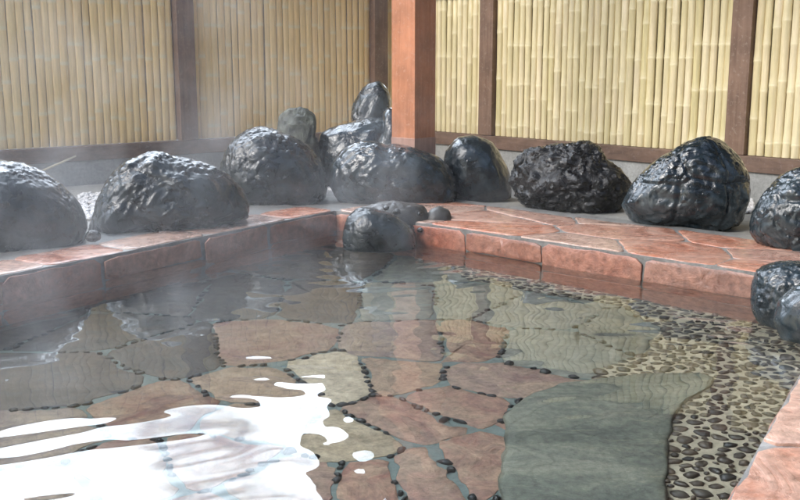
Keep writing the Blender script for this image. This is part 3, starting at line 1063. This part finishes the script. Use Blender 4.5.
# ------------------------------------------------------------------ steam over the hot water
bm = bmesh.new()
obox(bm, Vector((-.55, 4.3, .62)), Vector((2.9, 0, 0)), Vector((0, 2.7, 0)), Vector((0, 0, .59)))
t = NT('drifting_steam')
tc = t.n('ShaderNodeTexCoord')
v = tc.outputs['Object']
n1 = t.n('ShaderNodeTexNoise')
n1.inputs['Scale'].default_value = 2.4
n1.inputs['Detail'].default_value = 6
n1.inputs['Roughness'].default_value = 0.6
n1.inputs['Distortion'].default_value = 0.8
t.l(v, n1.inputs['Vector'])
sep = t.n('ShaderNodeSeparateXYZ'); t.l(v, sep.inputs[0])
mask = t.ramp(n1.outputs['Fac'], [(0.50, 0.0), (0.68, 2.2)])
zf = t.n('ShaderNodeMapRange'); zf.inputs['From Min'].default_value = 0.0; zf.inputs['From Max'].default_value = 1.15
zf.inputs['To Min'].default_value = 1.0; zf.inputs['To Max'].default_value = 0.25
t.l(sep.outputs[2], zf.inputs['Value'])
xf = t.n('ShaderNodeMapRange', interpolation_type='SMOOTHSTEP'); xf.inputs['From Min'].default_value = -1.3; xf.inputs['From Max'].default_value = 0.55
xf.inputs['To Min'].default_value = 1.0; xf.inputs['To Max'].default_value = 0.05
t.l(sep.outputs[0], xf.inputs['Value'])
# a thicker puff at the spring
ds = t.n('ShaderNodeVectorMath', operation='DISTANCE')
t.l(v, ds.inputs[0]); ds.inputs[1].default_value = (spring.x + .05, spring.y, 0.1)
pf_ = t.n('ShaderNodeMapRange', interpolation_type='SMOOTHSTEP'); pf_.inputs['From Min'].default_value = 0.15; pf_.inputs['From Max'].default_value = 0.75
pf_.inputs['To Min'].default_value = 1.2; pf_.inputs['To Max'].default_value = 0.0
t.l(ds.outputs['Value'], pf_.inputs['Value'])
dens = t.math('MULTIPLY', t.math('MULTIPLY', t.math('ADD', mask, 0.02), zf.outputs[0]), t.math('ADD', xf.outputs[0], pf_.outputs[0]))
dens = t.math('MULTIPLY', dens, STEAM)
pv = t.n('ShaderNodeVolumePrincipled')
pv.inputs['Color'].default_value = (0.98, 0.985, 1.0, 1)
pv.inputs['Anisotropy'].default_value = 0.2
t.l(dens, pv.inputs['Density'])
t.l(pv.outputs[0], t.out.inputs['Volume'])
so_ = link('steam', bm, t.m)
tag(so_, 'thin white steam drifting over the hot water and left boulders', 'steam', kind='stuff')

# ------------------------------------------------------------------ light
CLOUD = 38.0
SUN_EL, SUN_AZ = math.radians(38), math.radians(-127)      # azimuth from +Y, negative = left
wd = bpy.data.worlds.new('World')
sc.world = wd
wd.use_nodes = True
nt = wd.node_tree
nt.nodes.clear()
wo = nt.nodes.new('ShaderNodeOutputWorld')
bg = nt.nodes.new('ShaderNodeBackground')
sky = nt.nodes.new('ShaderNodeTexSky')
sky.sky_type = 'NISHITA'
sky.sun_disc = False
sky.sun_elevation = SUN_EL
sky.sun_rotation = SUN_AZ
sky.air_density = 1.0
sky.dust_density = 1.2
sky.ozone_density = 1.0
bg.inputs['Strength'].default_value = 0.13
tcw = nt.nodes.new('ShaderNodeTexCoord')
def wn(typ, **kw):
    nd = nt.nodes.new(typ)
    for k, v in kw.items(): setattr(nd, k, v)
    return nd
dt = wn('ShaderNodeVectorMath', operation='DOT_PRODUCT')
cdv = Vector((-0.42, 0.66, 0.60)).normalized()
dt.inputs[1].default_value = cdv
nt.links.new(tcw.outputs['Generated'], dt.inputs[0])
nz = wn('ShaderNodeTexNoise')
nz.inputs['Scale'].default_value = 5.0
nz.inputs['Detail'].default_value = 6
nt.links.new(tcw.outputs['Generated'], nz.inputs['Vector'])
ad = wn('ShaderNodeMath', operation='MULTIPLY_ADD')
nt.links.new(nz.outputs['Fac'], ad.inputs[0]); ad.inputs[1].default_value = 0.9
nt.links.new(dt.outputs['Value'], ad.inputs[2])
mr = wn('ShaderNodeMapRange', interpolation_type='SMOOTHSTEP')
mr.inputs['From Min'].default_value = 1.16
mr.inputs['From Max'].default_value = 1.36
nt.links.new(ad.outputs[0], mr.inputs['Value'])
mxw = wn('ShaderNodeMix', data_type='RGBA')
nt.links.new(mr.outputs[0], mxw.inputs[0])
nt.links.new(sky.outputs[0], mxw.inputs[6])
mxw.inputs[7].default_value = (CLOUD * .88, CLOUD * .98, CLOUD * 1.12, 1)     # a bank of sunlit cloud
nt.links.new(mxw.outputs[2], bg.inputs['Color'])
nt.links.new(bg.outputs[0], wo.inputs['Surface'])
sl = bpy.data.lights.new('sun', 'SUN')
sl.energy = 1.3
sl.angle = math.radians(20)
sl.color = (1.0, 0.98, 0.95)
so = bpy.data.objects.new('sun', sl)
sd = Vector((math.sin(SUN_AZ) * math.cos(SUN_EL), math.cos(SUN_AZ) * math.cos(SUN_EL), math.sin(SUN_EL)))
so.rotation_euler = sd.to_track_quat('Z', 'Y').to_euler()
so.location = (-5, 2, 6)
col.objects.link(so)

# ------------------------------------------------------------------ render
sc.view_settings.view_transform = 'Standard'
sc.view_settings.look = 'None'
sc.view_settings.gamma = 1
sc.view_settings.use_curve_mapping = False
sc.view_settings.exposure = 1.03
sc.render.engine = 'CYCLES'
sc.cycles.use_denoising = True
sc.cycles.max_bounces = 10
sc.cycles.diffuse_bounces = 4
sc.cycles.transmission_bounces = 8
sc.cycles.glossy_bounces = 4
sc.cycles.volume_bounces = 1
sc.cycles.volume_max_steps = 96
sc.cycles.volume_step_rate = 2.0
sc.cycles.caustics_refractive = True
sc.cycles.caustics_reflective = False
sc.cycles.sample_clamp_indirect = 6
sc.cycles.blur_glossy = 0.3
